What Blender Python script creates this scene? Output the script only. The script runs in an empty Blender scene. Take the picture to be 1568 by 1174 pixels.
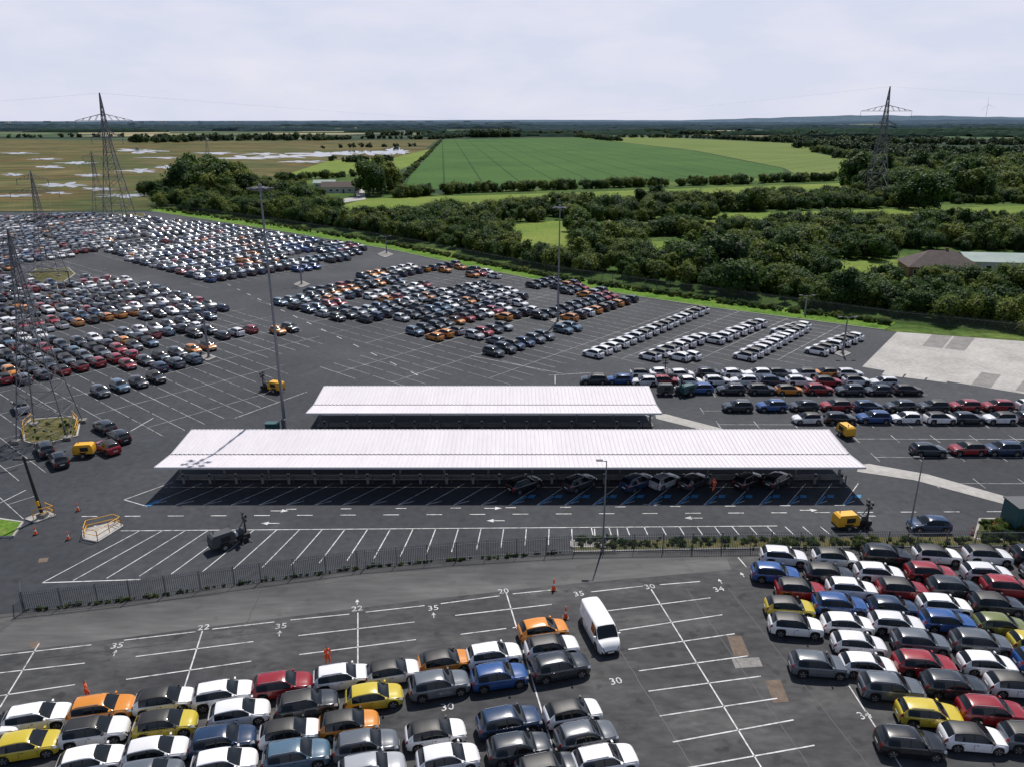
import bpy, math, random
from mathutils import Vector, Matrix, noise
random.seed(7)
R=random.random
U=random.uniform
D=bpy.data
scene=bpy.context.scene
H=38.0; F=1170.0; PT=math.radians(19.05); SP=math.sin(PT); CP=math.cos(PT)
# ---- survey helper: photo bearing -> point on a horizontal plane of height z
def P(u,v,z=0.0):
    x=(u-784)/F; yc=-(v-587)/F
    Z=-SP+yc*CP; Y=CP+yc*SP
    k=(H-z)/(-Z)
    return (x*k,Y*k)
def top_z(base,v):
    yc=-(v-587)/F
    return H+(-SP+yc*CP)/(CP+yc*SP)*base[1]
def PP(l,z=0.0): return [P(u,v,z) for u,v in l]

# ------------------------------------------------------------ materials
def mat(name,col=(.5,.5,.5),rough=.6,metal=0,**kw):
    m=D.materials.new(name); m.use_nodes=True
    b=m.node_tree.nodes['Principled BSDF']
    b.inputs['Base Color'].default_value=(*col,1); b.inputs['Roughness'].default_value=rough; b.inputs['Metallic'].default_value=metal
    for k,v in kw.items(): b.inputs[k].default_value=v
    return m
def N(m,t,**kw):
    n=m.node_tree.nodes.new(t)
    for k,v in kw.items(): setattr(n,k,v)
    return n
def noisemat(name,stops,scale=1.0,rough=.85,detail=6,bump=0,bscale=None,stretch=(1,1,1),scale2=None,amt2=.3,rot=0,lo=.3,hi=.7,spec=.3,stain=0):
    m=mat(name,rough=rough); nt=m.node_tree; b=nt.nodes['Principled BSDF']
    b.inputs['Specular IOR Level'].default_value=spec
    g=N(m,'ShaderNodeNewGeometry'); mp=N(m,'ShaderNodeMapping'); mp.inputs['Scale'].default_value=stretch; mp.inputs['Rotation'].default_value=(0,0,rot)
    nt.links.new(g.outputs['Position'],mp.inputs[0])
    n=N(m,'ShaderNodeTexNoise'); n.inputs['Scale'].default_value=scale; n.inputs['Detail'].default_value=detail; n.inputs['Roughness'].default_value=.6
    nt.links.new(mp.outputs[0],n.inputs[0])
    r=N(m,'ShaderNodeValToRGB'); e=r.color_ramp.elements
    k=len(stops)
    while len(e)<k: e.new(.5)
    for i,c in enumerate(stops):
        e[i].position=lo+(hi-lo)*i/(k-1); e[i].color=(*c,1)
    nt.links.new(n.outputs['Fac'],r.inputs[0])
    out=r.outputs[0]
    def modul(sc,lo_,hi_,a,c,det,vec):
        nonlocal out
        n2=N(m,'ShaderNodeTexNoise'); n2.inputs['Scale'].default_value=sc; n2.inputs['Detail'].default_value=det
        nt.links.new(vec,n2.inputs[0])
        mr=N(m,'ShaderNodeMapRange'); mr.inputs[1].default_value=lo_; mr.inputs[2].default_value=hi_; mr.inputs[3].default_value=a; mr.inputs[4].default_value=c
        nt.links.new(n2.outputs['Fac'],mr.inputs[0])
        vm=N(m,'ShaderNodeVectorMath',operation='SCALE'); nt.links.new(out,vm.inputs[0]); nt.links.new(mr.outputs[0],vm.inputs['Scale']); out=vm.outputs[0]
    if scale2: modul(scale2,.3,.7,1-amt2,1+amt2,8,mp.outputs[0])
    if stain: modul(.55,.62,.68,1,1-stain,3,g.outputs['Position']); modul(.23,.60,.72,1,1+stain*1.3,7,g.outputs['Position'])
    nt.links.new(out,b.inputs['Base Color'])
    if bump:
        bn=N(m,'ShaderNodeTexNoise'); bn.inputs['Scale'].default_value=bscale or 10; bn.inputs['Detail'].default_value=5
        nt.links.new(g.outputs['Position'],bn.inputs[0])
        bp=N(m,'ShaderNodeBump'); bp.inputs['Strength'].default_value=bump; nt.links.new(bn.outputs['Fac'],bp.inputs['Height']); nt.links.new(bp.outputs[0],b.inputs['Normal'])
    return m
M={}
M['asph']=noisemat('asphalt',[(.021,.024,.030),(.032,.036,.043),(.048,.052,.059)],scale=.045,scale2=1.3,amt2=.22,bump=.15,bscale=25,rough=.8,stain=.25)
M['asph2']=noisemat('worn_asphalt',[(.030,.031,.035),(.050,.051,.054),(.090,.090,.089)],scale=.085,scale2=.9,amt2=.28,bump=.15,bscale=25,rough=.85,stretch=(1,2.2,1),rot=-.2,stain=.35)
M['road']=noisemat('dusty_asphalt',[(.060,.061,.063),(.09,.09,.091),(.14,.139,.137)],scale=.07,scale2=.8,amt2=.18,rough=.9,stretch=(.4,2.,1),stain=.15)
M['tar']=mat('tar_seam',(.022,.022,.024),.6)
M['conc']=noisemat('concrete',[(.27,.26,.25),(.35,.34,.325),(.42,.405,.385)],scale=.12,scale2=1.5,amt2=.15,rough=.9)
M['concd']=noisemat('concrete_old',[(.16,.155,.15),(.24,.23,.22)],scale=.5,scale2=4,amt2=.2,rough=.9)
M['rust']=noisemat('rusty_patch',[(.10,.075,.06),(.17,.13,.10)],scale=2,rough=.9)
M['paint']=noisemat('road_paint',[(.12,.12,.125),(.38,.38,.385),(.56,.56,.57)],scale=1.6,scale2=.09,amt2=.2,rough=.7,lo=.28,hi=.56)
M['paintf']=noisemat('road_paint_worn',[(.07,.07,.075),(.27,.27,.28),(.42,.42,.42)],scale=.9,scale2=.05,amt2=.3,rough=.7,lo=.3,hi=.6)
M['blue']=noisemat('blue_bay_paint',[(.03,.16,.33),(.05,.24,.45)],scale=1.5,rough=.7)
M['grass']=noisemat('verge_grass',[(.045,.10,.012),(.085,.17,.022),(.15,.20,.045)],scale=.25,scale2=2.5,amt2=.35,rough=.95,bump=.6,bscale=3,spec=.1)
M['dgrass']=noisemat('dry_grass',[(.04,.055,.02),(.09,.085,.035),(.16,.13,.07)],scale=.6,scale2=5,amt2=.4,rough=.95,bump=.6,bscale=5,spec=.1)
M['rough']=noisemat('rough_ground',[(.025,.055,.010),(.045,.085,.018),(.11,.15,.035)],scale=.035,scale2=.6,amt2=.4,rough=.95,spec=.1)
M['land']=noisemat('farmland',[(.020,.036,.028),(.032,.052,.036),(.05,.075,.045),(.15,.15,.10)],scale=.0016,scale2=.02,amt2=.25,rough=.95,stretch=(.45,1.6,1),lo=.35,hi=.68,spec=.05)
M['marsh']=noisemat('marsh_grass',[(.035,.045,.018),(.115,.080,.03),(.05,.07,.022),(.14,.105,.045),(.06,.085,.03)],scale=.011,scale2=.10,amt2=.4,rough=.95,stretch=(.45,1.5,1),spec=.1,lo=.33,hi=.67)
M['strip']=noisemat('meadow_grass',[(.09,.15,.025),(.17,.21,.045)],scale=.03,scale2=.8,amt2=.25,rough=.95,spec=.1)
M['stubble']=noisemat('dry_field',[(.22,.20,.12),(.30,.26,.16)],scale=.02,rough=.95,spec=.1)
M['ff1']=noisemat('far_green_field',[(.045,.085,.04),(.065,.11,.05)],scale=.01,rough=.95,spec=.1)
M['ff2']=noisemat('far_pale_field',[(.10,.125,.07),(.14,.155,.09)],scale=.01,rough=.95,spec=.1)
def fieldmat(name,a,b,ang,period):
    m=noisemat(name,[a,b],scale=.012,scale2=.35,amt2=.18,rough=.95,spec=.1)
    nt=m.node_tree; bs=nt.nodes['Principled BSDF']; src=bs.inputs['Base Color'].links[0].from_socket
    g=N(m,'ShaderNodeNewGeometry'); mp=N(m,'ShaderNodeMapping'); mp.inputs['Rotation'].default_value=(0,0,ang)
    nt.links.new(g.outputs['Position'],mp.inputs[0])
    sx=N(m,'ShaderNodeSeparateXYZ'); nt.links.new(mp.outputs[0],sx.inputs[0])
    mm=N(m,'ShaderNodeMath',operation='DIVIDE'); mm.inputs[1].default_value=period; nt.links.new(sx.outputs[0],mm.inputs[0])
    fr=N(m,'ShaderNodeMath',operation='FRACT'); nt.links.new(mm.outputs[0],fr.inputs[0])
    cp=N(m,'ShaderNodeMath',operation='LESS_THAN'); cp.inputs[1].default_value=1.4/period; nt.links.new(fr.outputs[0],cp.inputs[0])
    mx=N(m,'ShaderNodeMixRGB'); mx.blend_type='MULTIPLY'; mx.inputs[2].default_value=(.5,.56,.55,1)
    nt.links.new(cp.outputs[0],mx.inputs[0]); nt.links.new(src,mx.inputs[1]); nt.links.new(mx.outputs[0],bs.inputs['Base Color'])
    return m
M['field']=fieldmat('crop_field',(.033,.085,.020),(.058,.120,.028),math.radians(-5),24)
M['field2']=fieldmat('ripening_field',(.095,.14,.033),(.135,.175,.048),math.radians(40),24)
M['water']=mat('water',(.03,.04,.045),.06)
M['white']=mat('white_steel',(.62,.61,.63),.5)
M['roof']=noisemat('white_roof_sheet',[(.56,.530,.565),(.62,.59,.625)],scale=.35,scale2=3,amt2=.04,rough=.6,stretch=(1,.15,1))
M['steel']=mat('galvanised_steel',(.22,.23,.25),.5,.5)
M['dsteel']=mat('dark_steel',(.07,.075,.08),.5,.4)
M['psteel']=mat('pylon_steel',(.13,.135,.15),.6,.3)
M['pole']=mat('lamp_pole_steel',(.20,.21,.23),.5,.5)
M['fence']=mat('fence_steel',(.10,.11,.125),.5,.3)
M['ffence']=mat('green_fence_steel',(.06,.075,.07),.6,.1)
M['black']=mat('black_plastic',(.012,.012,.013),.5)
M['tyre']=mat('tyre_rubber',(.018,.018,.018),.85)
M['rim']=mat('alloy_wheel',(.42,.42,.44),.35,.8)
M['glass']=mat('car_glass',(.008,.010,.012),.05)
M['lampw']=mat('headlamp',(.6,.62,.65),.15)
M['lampr']=mat('tail_lamp',(.30,.01,.01),.25)
M['plate']=mat('number_plate',(.7,.7,.65),.5)
M['yellow']=mat('yellow_paint',(.70,.36,.02),.5)
M['orange']=mat('hivis_orange',(.85,.10,.02),.7)
M['skin']=mat('skin',(.50,.30,.22),.6)
M['hair']=mat('hair',(.03,.02,.015),.7)
M['teal']=mat('green_cabinet_paint',(.02,.08,.085),.5)
M['brick']=noisemat('brown_brick',[(.16,.09,.06),(.22,.13,.09)],scale=3,rough=.9)
M['tile']=noisemat('roof_tile',[(.065,.05,.048),(.10,.08,.075)],scale=.8,rough=.85,bump=.4,bscale=4)
M['render']=mat('white_render',(.5,.5,.48),.8)
M['tin']=noisemat('tin_roof',[(.18,.25,.23),(.26,.32,.30)],scale=.3,rough=.5)
M['bark']=mat('bark',(.08,.06,.045),.9)
m=mat('car_paint',rough=.25); oi=N(m,'ShaderNodeObjectInfo'); b=m.node_tree.nodes['Principled BSDF']
m.node_tree.links.new(oi.outputs['Color'],b.inputs['Base Color']); b.inputs['Coat Weight'].default_value=.8; b.inputs['Coat Roughness'].default_value=.04
M['cpaint']=m
def leafmat(name,a,b,c,tr=.35):
    m=D.materials.new(name); m.use_nodes=True; nt=m.node_tree; bs=nt.nodes['Principled BSDF']; bs.inputs['Roughness'].default_value=.6; bs.inputs['Specular IOR Level'].default_value=.2
    g=N(m,'ShaderNodeNewGeometry'); n=N(m,'ShaderNodeTexNoise'); n.inputs['Scale'].default_value=.12; n.inputs['Detail'].default_value=7; n.inputs['Roughness'].default_value=.7
    nt.links.new(g.outputs['Position'],n.inputs[0]); oi=N(m,'ShaderNodeObjectInfo')
    ad=N(m,'ShaderNodeMath',operation='MULTIPLY_ADD'); ad.inputs[1].default_value=.55; nt.links.new(oi.outputs['Random'],ad.inputs[0])
    sb=N(m,'ShaderNodeMath',operation='SUBTRACT'); sb.inputs[1].default_value=.22; nt.links.new(n.outputs['Fac'],sb.inputs[0]); nt.links.new(sb.outputs[0],ad.inputs[2])
    r=N(m,'ShaderNodeValToRGB'); e=r.color_ramp.elements; e[0].position=.25;e[0].color=(*a,1);e[1].position=.85;e[1].color=(*c,1);x=e.new(.55);x.color=(*b,1)
    nt.links.new(ad.outputs[0],r.inputs[0]); nt.links.new(r.outputs[0],bs.inputs['Base Color'])
    t=N(m,'ShaderNodeBsdfTranslucent'); nt.links.new(r.outputs[0],t.inputs[0]); mx=N(m,'ShaderNodeMixShader'); mx.inputs[0].default_value=tr
    nt.links.new(bs.outputs[0],mx.inputs[1]); nt.links.new(t.outputs[0],mx.inputs[2]); nt.links.new(mx.outputs[0],nt.nodes['Material Output'].inputs[0])
    return m
M['leaf']=leafmat('foliage',(.018,.048,.010),(.050,.100,.016),(.160,.195,.032),.42)
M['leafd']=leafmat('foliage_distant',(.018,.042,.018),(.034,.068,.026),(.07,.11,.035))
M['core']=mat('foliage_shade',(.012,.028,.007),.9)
M['dw1']=noisemat('haze_tint_wood_near',[(.020,.040,.030),(.035,.058,.043)],scale=.02,rough=1,spec=0)  # aerial haze painted into the wood colours, bluer and paler with each band
M['dw2']=noisemat('haze_tint_wood_mid',[(.028,.047,.054),(.042,.063,.074)],scale=.01,rough=1,spec=0)
M['dw3']=noisemat('haze_tint_wood_far',[(.045,.072,.102),(.062,.092,.126)],scale=.004,rough=1,spec=0)
M['hill']=noisemat('haze_tint_hill',[(.075,.11,.15),(.095,.135,.18)],scale=.003,scale2=.02,amt2=.15,rough=1,spec=0)  # blue haze of distance painted into the hill colour

# ------------------------------------------------------------ mesh builder
class MB:
    def __init__(s): s.v=[];s.f=[];s.m=[];s.mats=[]
    def mi(s,k):
        if k not in s.mats: s.mats.append(k)
        return s.mats.index(k)
    def add(s,vs,fs,k):
        o=len(s.v); s.v+= [tuple(v) for v in vs]; i=s.mi(k)
        for f in fs: s.f.append(tuple(a+o for a in f)); s.m.append(i)
    def box(s,c,d,k,rot=0):
        vs=[]
        ca,sa=math.cos(rot),math.sin(rot)
        for z in(-.5,.5):
            for x,y in((-.5,-.5),(.5,-.5),(.5,.5),(-.5,.5)):
                X,Y=x*d[0],y*d[1]; vs.append((c[0]+X*ca-Y*sa,c[1]+X*sa+Y*ca,c[2]+z*d[2]))
        s.add(vs,[(3,2,1,0),(4,5,6,7),(0,1,5,4),(1,2,6,5),(2,3,7,6),(3,0,4,7)],k)
    def tube(s,a,b,r0,r1,k,n=8,cap=True):
        a=Vector(a);b=Vector(b);d=(b-a)
        if d.length<1e-6:return
        d.normalize(); x=d.orthogonal().normalized(); y=d.cross(x)
        vs=[];
        for p,r in((a,r0),(b,r1)):
            for i in range(n):
                t=2*math.pi*i/n; vs.append(p+x*(math.cos(t)*r)+y*(math.sin(t)*r))
        fs=[(i,(i+1)%n,n+(i+1)%n,n+i) for i in range(n)]
        if cap: fs+=[tuple(range(n))[::-1],tuple(range(n,2*n))]
        s.add(vs,fs,k)
    def quadline(s,p,q,w,z,k):
        dx,dy=q[0]-p[0],q[1]-p[1]; l=math.hypot(dx,dy)
        if l<1e-4:return
        nx,ny=-dy/l*w/2,dx/l*w/2
        s.add([(p[0]-nx,p[1]-ny,z),(q[0]-nx,q[1]-ny,z),(q[0]+nx,q[1]+ny,z),(p[0]+nx,p[1]+ny,z)],[(0,1,2,3)],k)
    def poly(s,pts,z,k):
        a=sum(pts[i][0]*pts[(i+1)%len(pts)][1]-pts[(i+1)%len(pts)][0]*pts[i][1] for i in range(len(pts)))
        if a<0: pts=pts[::-1]
        s.add([(x,y,z) for x,y in pts],[tuple(range(len(pts)))],k)
    def mesh(s,name,smooth=False,ang=35):
        me=D.meshes.new(name); me.from_pydata(s.v,[],s.f)
        for k in s.mats: me.materials.append(M[k])
        me.polygons.foreach_set('material_index',s.m)
        if smooth:
            me.polygons.foreach_set('use_smooth',[True]*len(s.f))
            me.set_sharp_from_angle(angle=math.radians(ang))
        me.update(); return me
    def obj(s,name,loc=(0,0,0),rot=0,parent=None,**k):
        return put(s.mesh(name,**k),name,loc,rot,parent)
def put(me,name,loc=(0,0,0),rot=0,parent=None):
    o=D.objects.new(name,me); scene.collection.objects.link(o); o.location=loc; o.rotation_euler=(0,0,rot)
    if parent: o.parent=parent
    return o
def inpoly(x,y,p):
    c=False;j=len(p)-1
    for i in range(len(p)):
        xi,yi=p[i];xj,yj=p[j]
        if (yi>y)!=(yj>y) and x<(xj-xi)*(y-yi)/(yj-yi)+xi: c=not c
        j=i
    return c
def sheet(name,pts,z,k):
    b=MB(); b.poly(pts,z,k); return b.obj(name)
# ------------------------------------------------------------ ground sheets
b=MB(); g=[-14000,-5000,-1500,-400,400,1500,5000,14000]; gy=[-600,0,600,2000,6000,16000]
vs=[(x,y,0) for y in gy for x in g]; n=len(g)
b.add(vs,[(j*n+i,j*n+i+1,(j+1)*n+i+1,(j+1)*n+i) for j in range(len(gy)-1) for i in range(n-1)],'land'); b.obj('ground')
sheet('marsh',PP([(-900,330),(-900,214),(0,213),(220,217),(480,216),(670,214),(640,238),(560,258),(440,275),(300,290),(232,322)]),.04,'marsh')
sheet('rough_pasture',PP([(225,322),(250,290),(440,275),(600,262),(610,300),(1300,262),(1568,255),(2300,262),(2300,620),(1568,523),(1365,508),(860,435),(600,382)]),.06,'rough')
sheet('crop_field',PP([(606,293),(680,214),(885,211),(1060,231),(1195,258),(1215,270),(1060,277),(860,284)]),.16,'field')
sheet('ripening_field',PP([(888,211),(1000,210),(1255,222),(1240,233),(1330,250),(1415,264),(1350,270),(1222,269),(1200,258),(1064,231)]),.16,'field2')
sheet('meadow',PP([(425,272),(505,246),(600,243),(660,228),(648,245),(610,262),(560,262),(530,268)]),.12,'strip')
ms=MB()
for q in [[(500,322),(560,305),(860,296),(1290,281),(1300,292),(860,312),(600,322)],[(780,345),(862,338),(880,392),(786,392)],[(980,372),(1110,364),(1118,402),(985,408)],
          [(1275,402),(1390,398),(1400,440),(1270,440)],[(1090,328),(1640,314),(1640,340),(1090,356)],[(880,345),(1090,338),(1090,352),(890,362)],[(600,372),(700,386),(690,392),(600,378)]]:
    ms.poly(PP(q),.10,'strip')
ms.obj('grass_clearing')
ms=MB()
for q in [[(640,192),(740,190),(740,195),(650,197)],[(780,193),(860,191),(858,195),(775,197)],[(530,194),(600,192),(600,196),(540,197)],[(1480,199),(1568,200),(1568,210),(1500,205)],[(1060,205),(1180,207),(1180,210),(1060,208)],[(700,201),(900,200),(900,203),(700,204)],[(930,196),(1010,195),(1010,197),(930,198)],[(1200,198),(1330,197),(1330,199),(1200,200)],[(120,204),(260,203),(260,205),(120,206)]]:
    ms.poly(PP(q),.6,'stubble')
ms.obj('dry_field')
ms=MB(); rf=random.Random(4)
for i in range(120):
    y=1650*math.exp(rf.random()*1.5); x=rf.uniform(-.8,.8)*y
    if y<2000 and -.25*y<x<.4*y: continue
    w,d,a=rf.uniform(.04,.12)*y,rf.uniform(.05,.12)*y,rf.uniform(-.3,.3); ca,sa=math.cos(a),math.sin(a)
    ms.poly([(x+X*ca-Y*sa,y+X*sa+Y*ca) for X,Y in((-w,-d/2),(w*.9,-d/2),(w,d/2),(-w*.8,d/2))],.2+i*.003,rf.choice(['ff1','ff1','ff2','ff2','stubble']))
ms.obj('distant_fields')
ms=MB()
def pond(u,v,w,h,sd):
    pts=[]; n=40
    for i in range(n):
        t=2*math.pi*i/n; r=.62+.95*noise.noise(Vector((math.cos(t)*2.4+sd*7,math.sin(t)*2.4,sd)))
        pts.append(P(u+math.cos(t)*w*r,v+math.sin(t)*h*r))
    ms.poly(pts,.10+sd*.0005,'water')
for i,(u,v,w,h) in enumerate([(375,242,65,3.2),(440,240,55,4),(500,236,55,5),(560,234,50,6),(608,233,30,7),(100,284,45,4.5),(150,290,30,3),(215,262,34,3.5),(75,256,30,2.5),(120,250,34,2.5),(215,231,38,4),(30,235,30,2),(260,256,32,3),(185,300,45,3),(340,252,30,2),(470,248,35,2.5),(90,296,24,2),(290,270,40,3),(140,269,34,2.5),(330,235,40,2),(20,268,26,2.5),(230,292,26,2.5),(-60,250,40,4),(400,236,50,2),(280,282,35,2),(20,300,40,2.5),(250,242,40,1.5),(60,244,30,1.5)]):
    pond(u,v,w,h,i)
ms.obj('pond')
edge=[(-500,327),(215,325),(232,324),(600,383),(860,437),(1358,506),(1376,503)]
cp=PP(edge)+[P(1900,575)]+[(190,90),(160,-60),(-160,-60),(-420,250)]
sheet('car_park_asphalt',cp,.02,'asph')
fl=[(38,936),(200,918),(400,890),(560,869),(700,857),(880,846),(1180,841),(1568,838),(1800,836)]
low=PP([(-700,1010),(-200,962)]+fl)+[(120,-50),(-120,-50)]
sheet('lower_lot_asphalt',low,.026,'asph2')
sheet('service_road',PP([(-60,1012),(38,940),(200,922),(400,894),(560,873),(700,861),(880,850),(1110,848),(1120,872),(880,893),(660,917),(300,962),(0,1000)]),.032,'road')
sheet('concrete_apron',PP([(1320,562),(1382,500),(1568,520),(1750,540),(1750,630),(1568,603)]),.032,'conc')
ms=MB()
for i in range(7):
    for j in range(3):
        if R()<.5:
            u0=1395+i*34-j*14; v0=506+i*4+j*24
            ms.poly(PP([(u0,v0),(u0+30,v0+4),(u0+14,v0+24),(u0-17,v0+20)]),.038,'concd' if R()<.15 else 'conc')
ms.obj('concrete_slab')
sheet('footpath',PP([(1316,712),(1330,710),(1420,726),(1568,768),(1568,780),(1400,735),(1312,722)]),.05,'conc')
sheet('walkway',PP([(1003,634),(1020,634),(1112,658),(1085,661),(1005,641)]),.05,'conc')
def strip3(name,A,B,z,k,kerb=True):
    b=MB(); a=PP(A); c=PP(B); n=len(a)
    b.add([(x,y,z) for x,y in a]+[(x,y,z) for x,y in c],[(i,i+1,n+i+1,n+i) for i in range(n-1)],k)
    if kerb:
        for i in range(n-1):
            p,q=a[i],a[i+1]; L=math.hypot(q[0]-p[0],q[1]-p[1]); b.box(((p[0]+q[0])/2,(p[1]+q[1])/2,z/2+.005),(L,.16,z+.01),'conc',math.atan2(q[1]-p[1],q[0]-p[0]))
    return b.obj(name)
strip3('grass_verge',[(232,324),(420,353),(600,383),(720,409),(860,437),(1100,473),(1355,506)],[(240,319),(420,345),(600,373),(720,397),(860,424),(1100,459),(1372,495)],.13,'grass')
strip3('planting_strip',[(878,845),(1180,839),(1568,836),(1700,835)],[(878,830),(1180,824),(1568,822),(1700,821)],.12,'dgrass')
def island(poly,name,top='dgrass'):
    b=MB(); p=PP(poly); c=(sum(x for x,y in p)/len(p),sum(y for x,y in p)/len(p))
    for i in range(len(p)):
        a,q=p[i],p[(i+1)%len(p)]; L=math.hypot(q[0]-a[0],q[1]-a[1]); b.box(((q[0]+a[0])/2,(q[1]+a[1])/2,.075),(L,.2,.15),'conc',math.atan2(q[1]-a[1],q[0]-a[0]))
    b.poly([(c[0]+(x-c[0])*.98,c[1]+(y-c[1])*.98) for x,y in p],.13,top); return b.obj(name)
island([(35,655),(48,643),(112,638),(122,648),(118,668),(60,682),(38,676)],'pylon_island')
island([(45,420),(55,413),(105,411),(115,420),(98,432),(55,432)],'pylon_island')
island([(150,333),(165,327),(220,327),(225,336),(190,342)],'pylon_island')
island([(1492,826),(1500,795),(1700,795),(1700,830)],'planting_bed')
island([(128,826),(150,830),(188,806),(178,800),(128,812)],'concrete_island','conc')
island([(40,795),(55,800),(85,790),(70,783)],'concrete_island','conc')
island([(875,838),(935,838),(935,829),(875,829)],'lamp_plinth','concd')
island([(-200,830),(20,822),(35,800),(0,795),(-200,800)],'grass_island','grass')
for c in [(318,548),(462,436),(855,492),(590,390),(1290,542)]:
    island([(c[0]-12,c[1]),(c[0],c[1]+5),(c[0]+12,c[1]),(c[0],c[1]-5)],'lamp_island','concd')
ms=MB()
for q,k in [([(1113,973),(1135,973),(1148,1004),(1124,1004)],'rust'),([(1120,1008),(1162,1006),(1168,1020),(1126,1023)],'concd'),([(1172,1042),(1195,1040),(1208,1074),(1184,1076)],'rust'),([(45,985),(60,981),(64,990),(48,993)],'rust'),([(60,855),(75,853),(72,860),(58,862)],'rust')]:
    ms.poly(PP(q),.036,k)
ms.obj('repair_patch')
ms=MB()
for a,c in [((0,945),(720,870)),((860,880),(1110,856)),((905,925),(1060,1174)),((1050,900),(1240,1174)),((1115,900),(1330,1174)),((400,905),(330,1060)),((640,985),(1000,950)),((0,1015),(430,965))]:
    p,q=P(*a),P(*c); n=24; pr=p
    for i in range(1,n+1):
        t=i/n; x=p[0]+(q[0]-p[0])*t+.12*noise.noise(Vector((i*.9,a[0],0))); y=p[1]+(q[1]-p[1])*t+.12*noise.noise(Vector((i*.9,a[1],5))); ms.quadline(pr,(x,y),.06,.0375,'tar'); pr=(x,y)
ms.obj('tar_seams')
# ------------------------------------------------------------ markings
mk=MB(); ZM=.042
def ln(a,b_,w=.10,k='paint'): mk.quadline(P(*a),P(*b_),w,ZM,k)
for a,c in [((0,1003),(140,987)),((190,980),(300,967)),((325,963),(420,952)),((445,949),(535,940)),((560,937),(650,927)),((675,924),(765,912)),((785,909),(845,903)),((905,906),(985,897)),((1010,895),(1072,890)),
  ((310,966),(280,1060)),((548,938),(548,1020)),((775,907),(860,1190)),((997,902),(1175,1190)),((60,985),(0,1083)),((1130,853),(1143,868)),((1300,1050),(1390,1190)),
  ((208,1005),(388,982)),((193,1040),(385,1012)),((0,1030),(130,1015)),((0,1065),(115,1048)),((457,973),(635,952)),((458,1002),(637,979)),((697,942),(845,925)),((705,971),(775,962)),((785,961),(860,951)),
  ((930,935),(1088,915)),((948,965),(1106,941)),((962,994),(1125,970)),((978,1027),(1145,1004)),((993,1058),(1165,1035)),((1010,1096),(1190,1069)),((1030,1136),(1215,1102)),((1050,1176),(1247,1141))]:
    ln(a,c)
for i in range(22):
    t=i/21; u=215+t*(945-215)
    s=(u-215)/670
    vb=892-58*min(1,max(0,(u-215)/600)) ; du=(u-860)/(812-183)*(vb-812)*(1.9-.9*min(1,s))
    ln((u,812-3*t),(max(65+s*30,u+du) if u<230 else u+du,vb))
ln((185,812.5),(1190,805),.12); ln((65,892),(215,887),.12)
for i in range(14): ln((905+i*27,806),(908+i*28,819),.10)
for i in range(22):
    u=125+i*66; ln((u,790.5-i*.35),(u+24,790.4-i*.35),.13)
for i in range(11):
    u=438+i*84 ; ln((u,779.5-i*.6),(u+16,779.4-i*.6),.13)
def arrow(u,v,ang,s=1.0,stem=1.6):
    x,y=P(u,v); ca,sa=math.cos(ang),math.sin(ang)
    f=lambda a,b_:(x+(a*ca-b_*sa)*s,y+(a*sa+b_*ca)*s)
    mk.quadline(f(-stem,0),f(.1,0),.16*s,ZM,'paint'); p=[f(.1,-.42),f(1,0),f(.1,.42)]
    mk.add([(a,b_,ZM) for a,b_ in p],[(0,1,2)],'paint')
for u,v in [(412,801),(757,797),(1060,793),(1325,790)]: arrow(u,v,math.pi,.8,1.3)
for u,v in [(160,805),(1240,781),(757,778),(430,782),(1000,772)]: arrow(u,v,0,.8,1.3)
for u,v in [(176,1000),(428,970),(664,942),(547,922),(1103,890),(1137,880)]: arrow(u,v,math.radians(100),.42,.8)
def label(t,u,v,ang,s=.95):
    c=D.curves.new('num','FONT'); c.body=t; c.size=s; c.resolution_u=2; c.align_x='CENTER'
    o=D.objects.new('num',c); scene.collection.objects.link(o)
    me=D.meshes.new_from_object(o.evaluated_get(bpy.context.evaluated_depsgraph_get()))
    x,y=P(u,v); ca,sa=math.cos(ang),math.sin(ang)
    mk.add([(x+p.co.x*ca-p.co.y*sa,y+p.co.x*sa+p.co.y*ca,ZM) for p in me.vertices],[tuple(f.vertices) for f in me.polygons],'paint')
    D.objects.remove(o); D.meshes.remove(me)
for t,u,v in [('35',178,992),('22',311,964),('35',430,962),('22',547,935),('35',664,934),('20',772,908),('35',888,912),('30',997,901),('34',1103,905),('30',686,1087),('30',945,1047),('34',1328,1100)]:
    label(t,u,v,math.radians(12))
A0=math.radians(49); e1=(math.cos(A0),math.sin(A0)); e2=(math.sin(A0),-math.cos(A0))
def AB(a,c): return (a*e1[0]+c*e2[0],a*e1[1]+c*e2[1])
lat=[PP(q) for q in [
 [(0,338),(215,333),(350,348),(560,382),(550,396),(400,427),(320,442),(120,385),(0,362)],
 [(-250,420),(0,385),(120,400),(330,460),(500,520),(430,560),(240,625),(100,640),(-250,640)],
 [(400,462),(595,413),(690,403),(985,458),(985,485),(870,545),(850,565),(690,592),(560,590),(480,560),(545,530)],
 [(880,545),(1000,470),(1075,468),(1350,512),(1310,552),(1060,560)],
 [(130,610),(300,585),(420,560),(440,590),(250,660),(150,665)],
 [(0,650),(30,640),(60,700),(30,780),(0,785)]]]
def inany(x,y): return any(inpoly(x,y,q) for q in lat)
for kb in range(-45,10):
    bl=-66.5+10*kb
    for ka in range(-20,130):
        a=ka*2.75; x,y=AB(a,bl)
        if not inany(x,y): continue
        mk.quadline(AB(a,bl),AB(a+2.75,bl),.09,ZM,'paintf')
        mk.quadline(AB(a,bl-4.6),AB(a,bl+4.6),.085,ZM+.003,'paintf')
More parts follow.
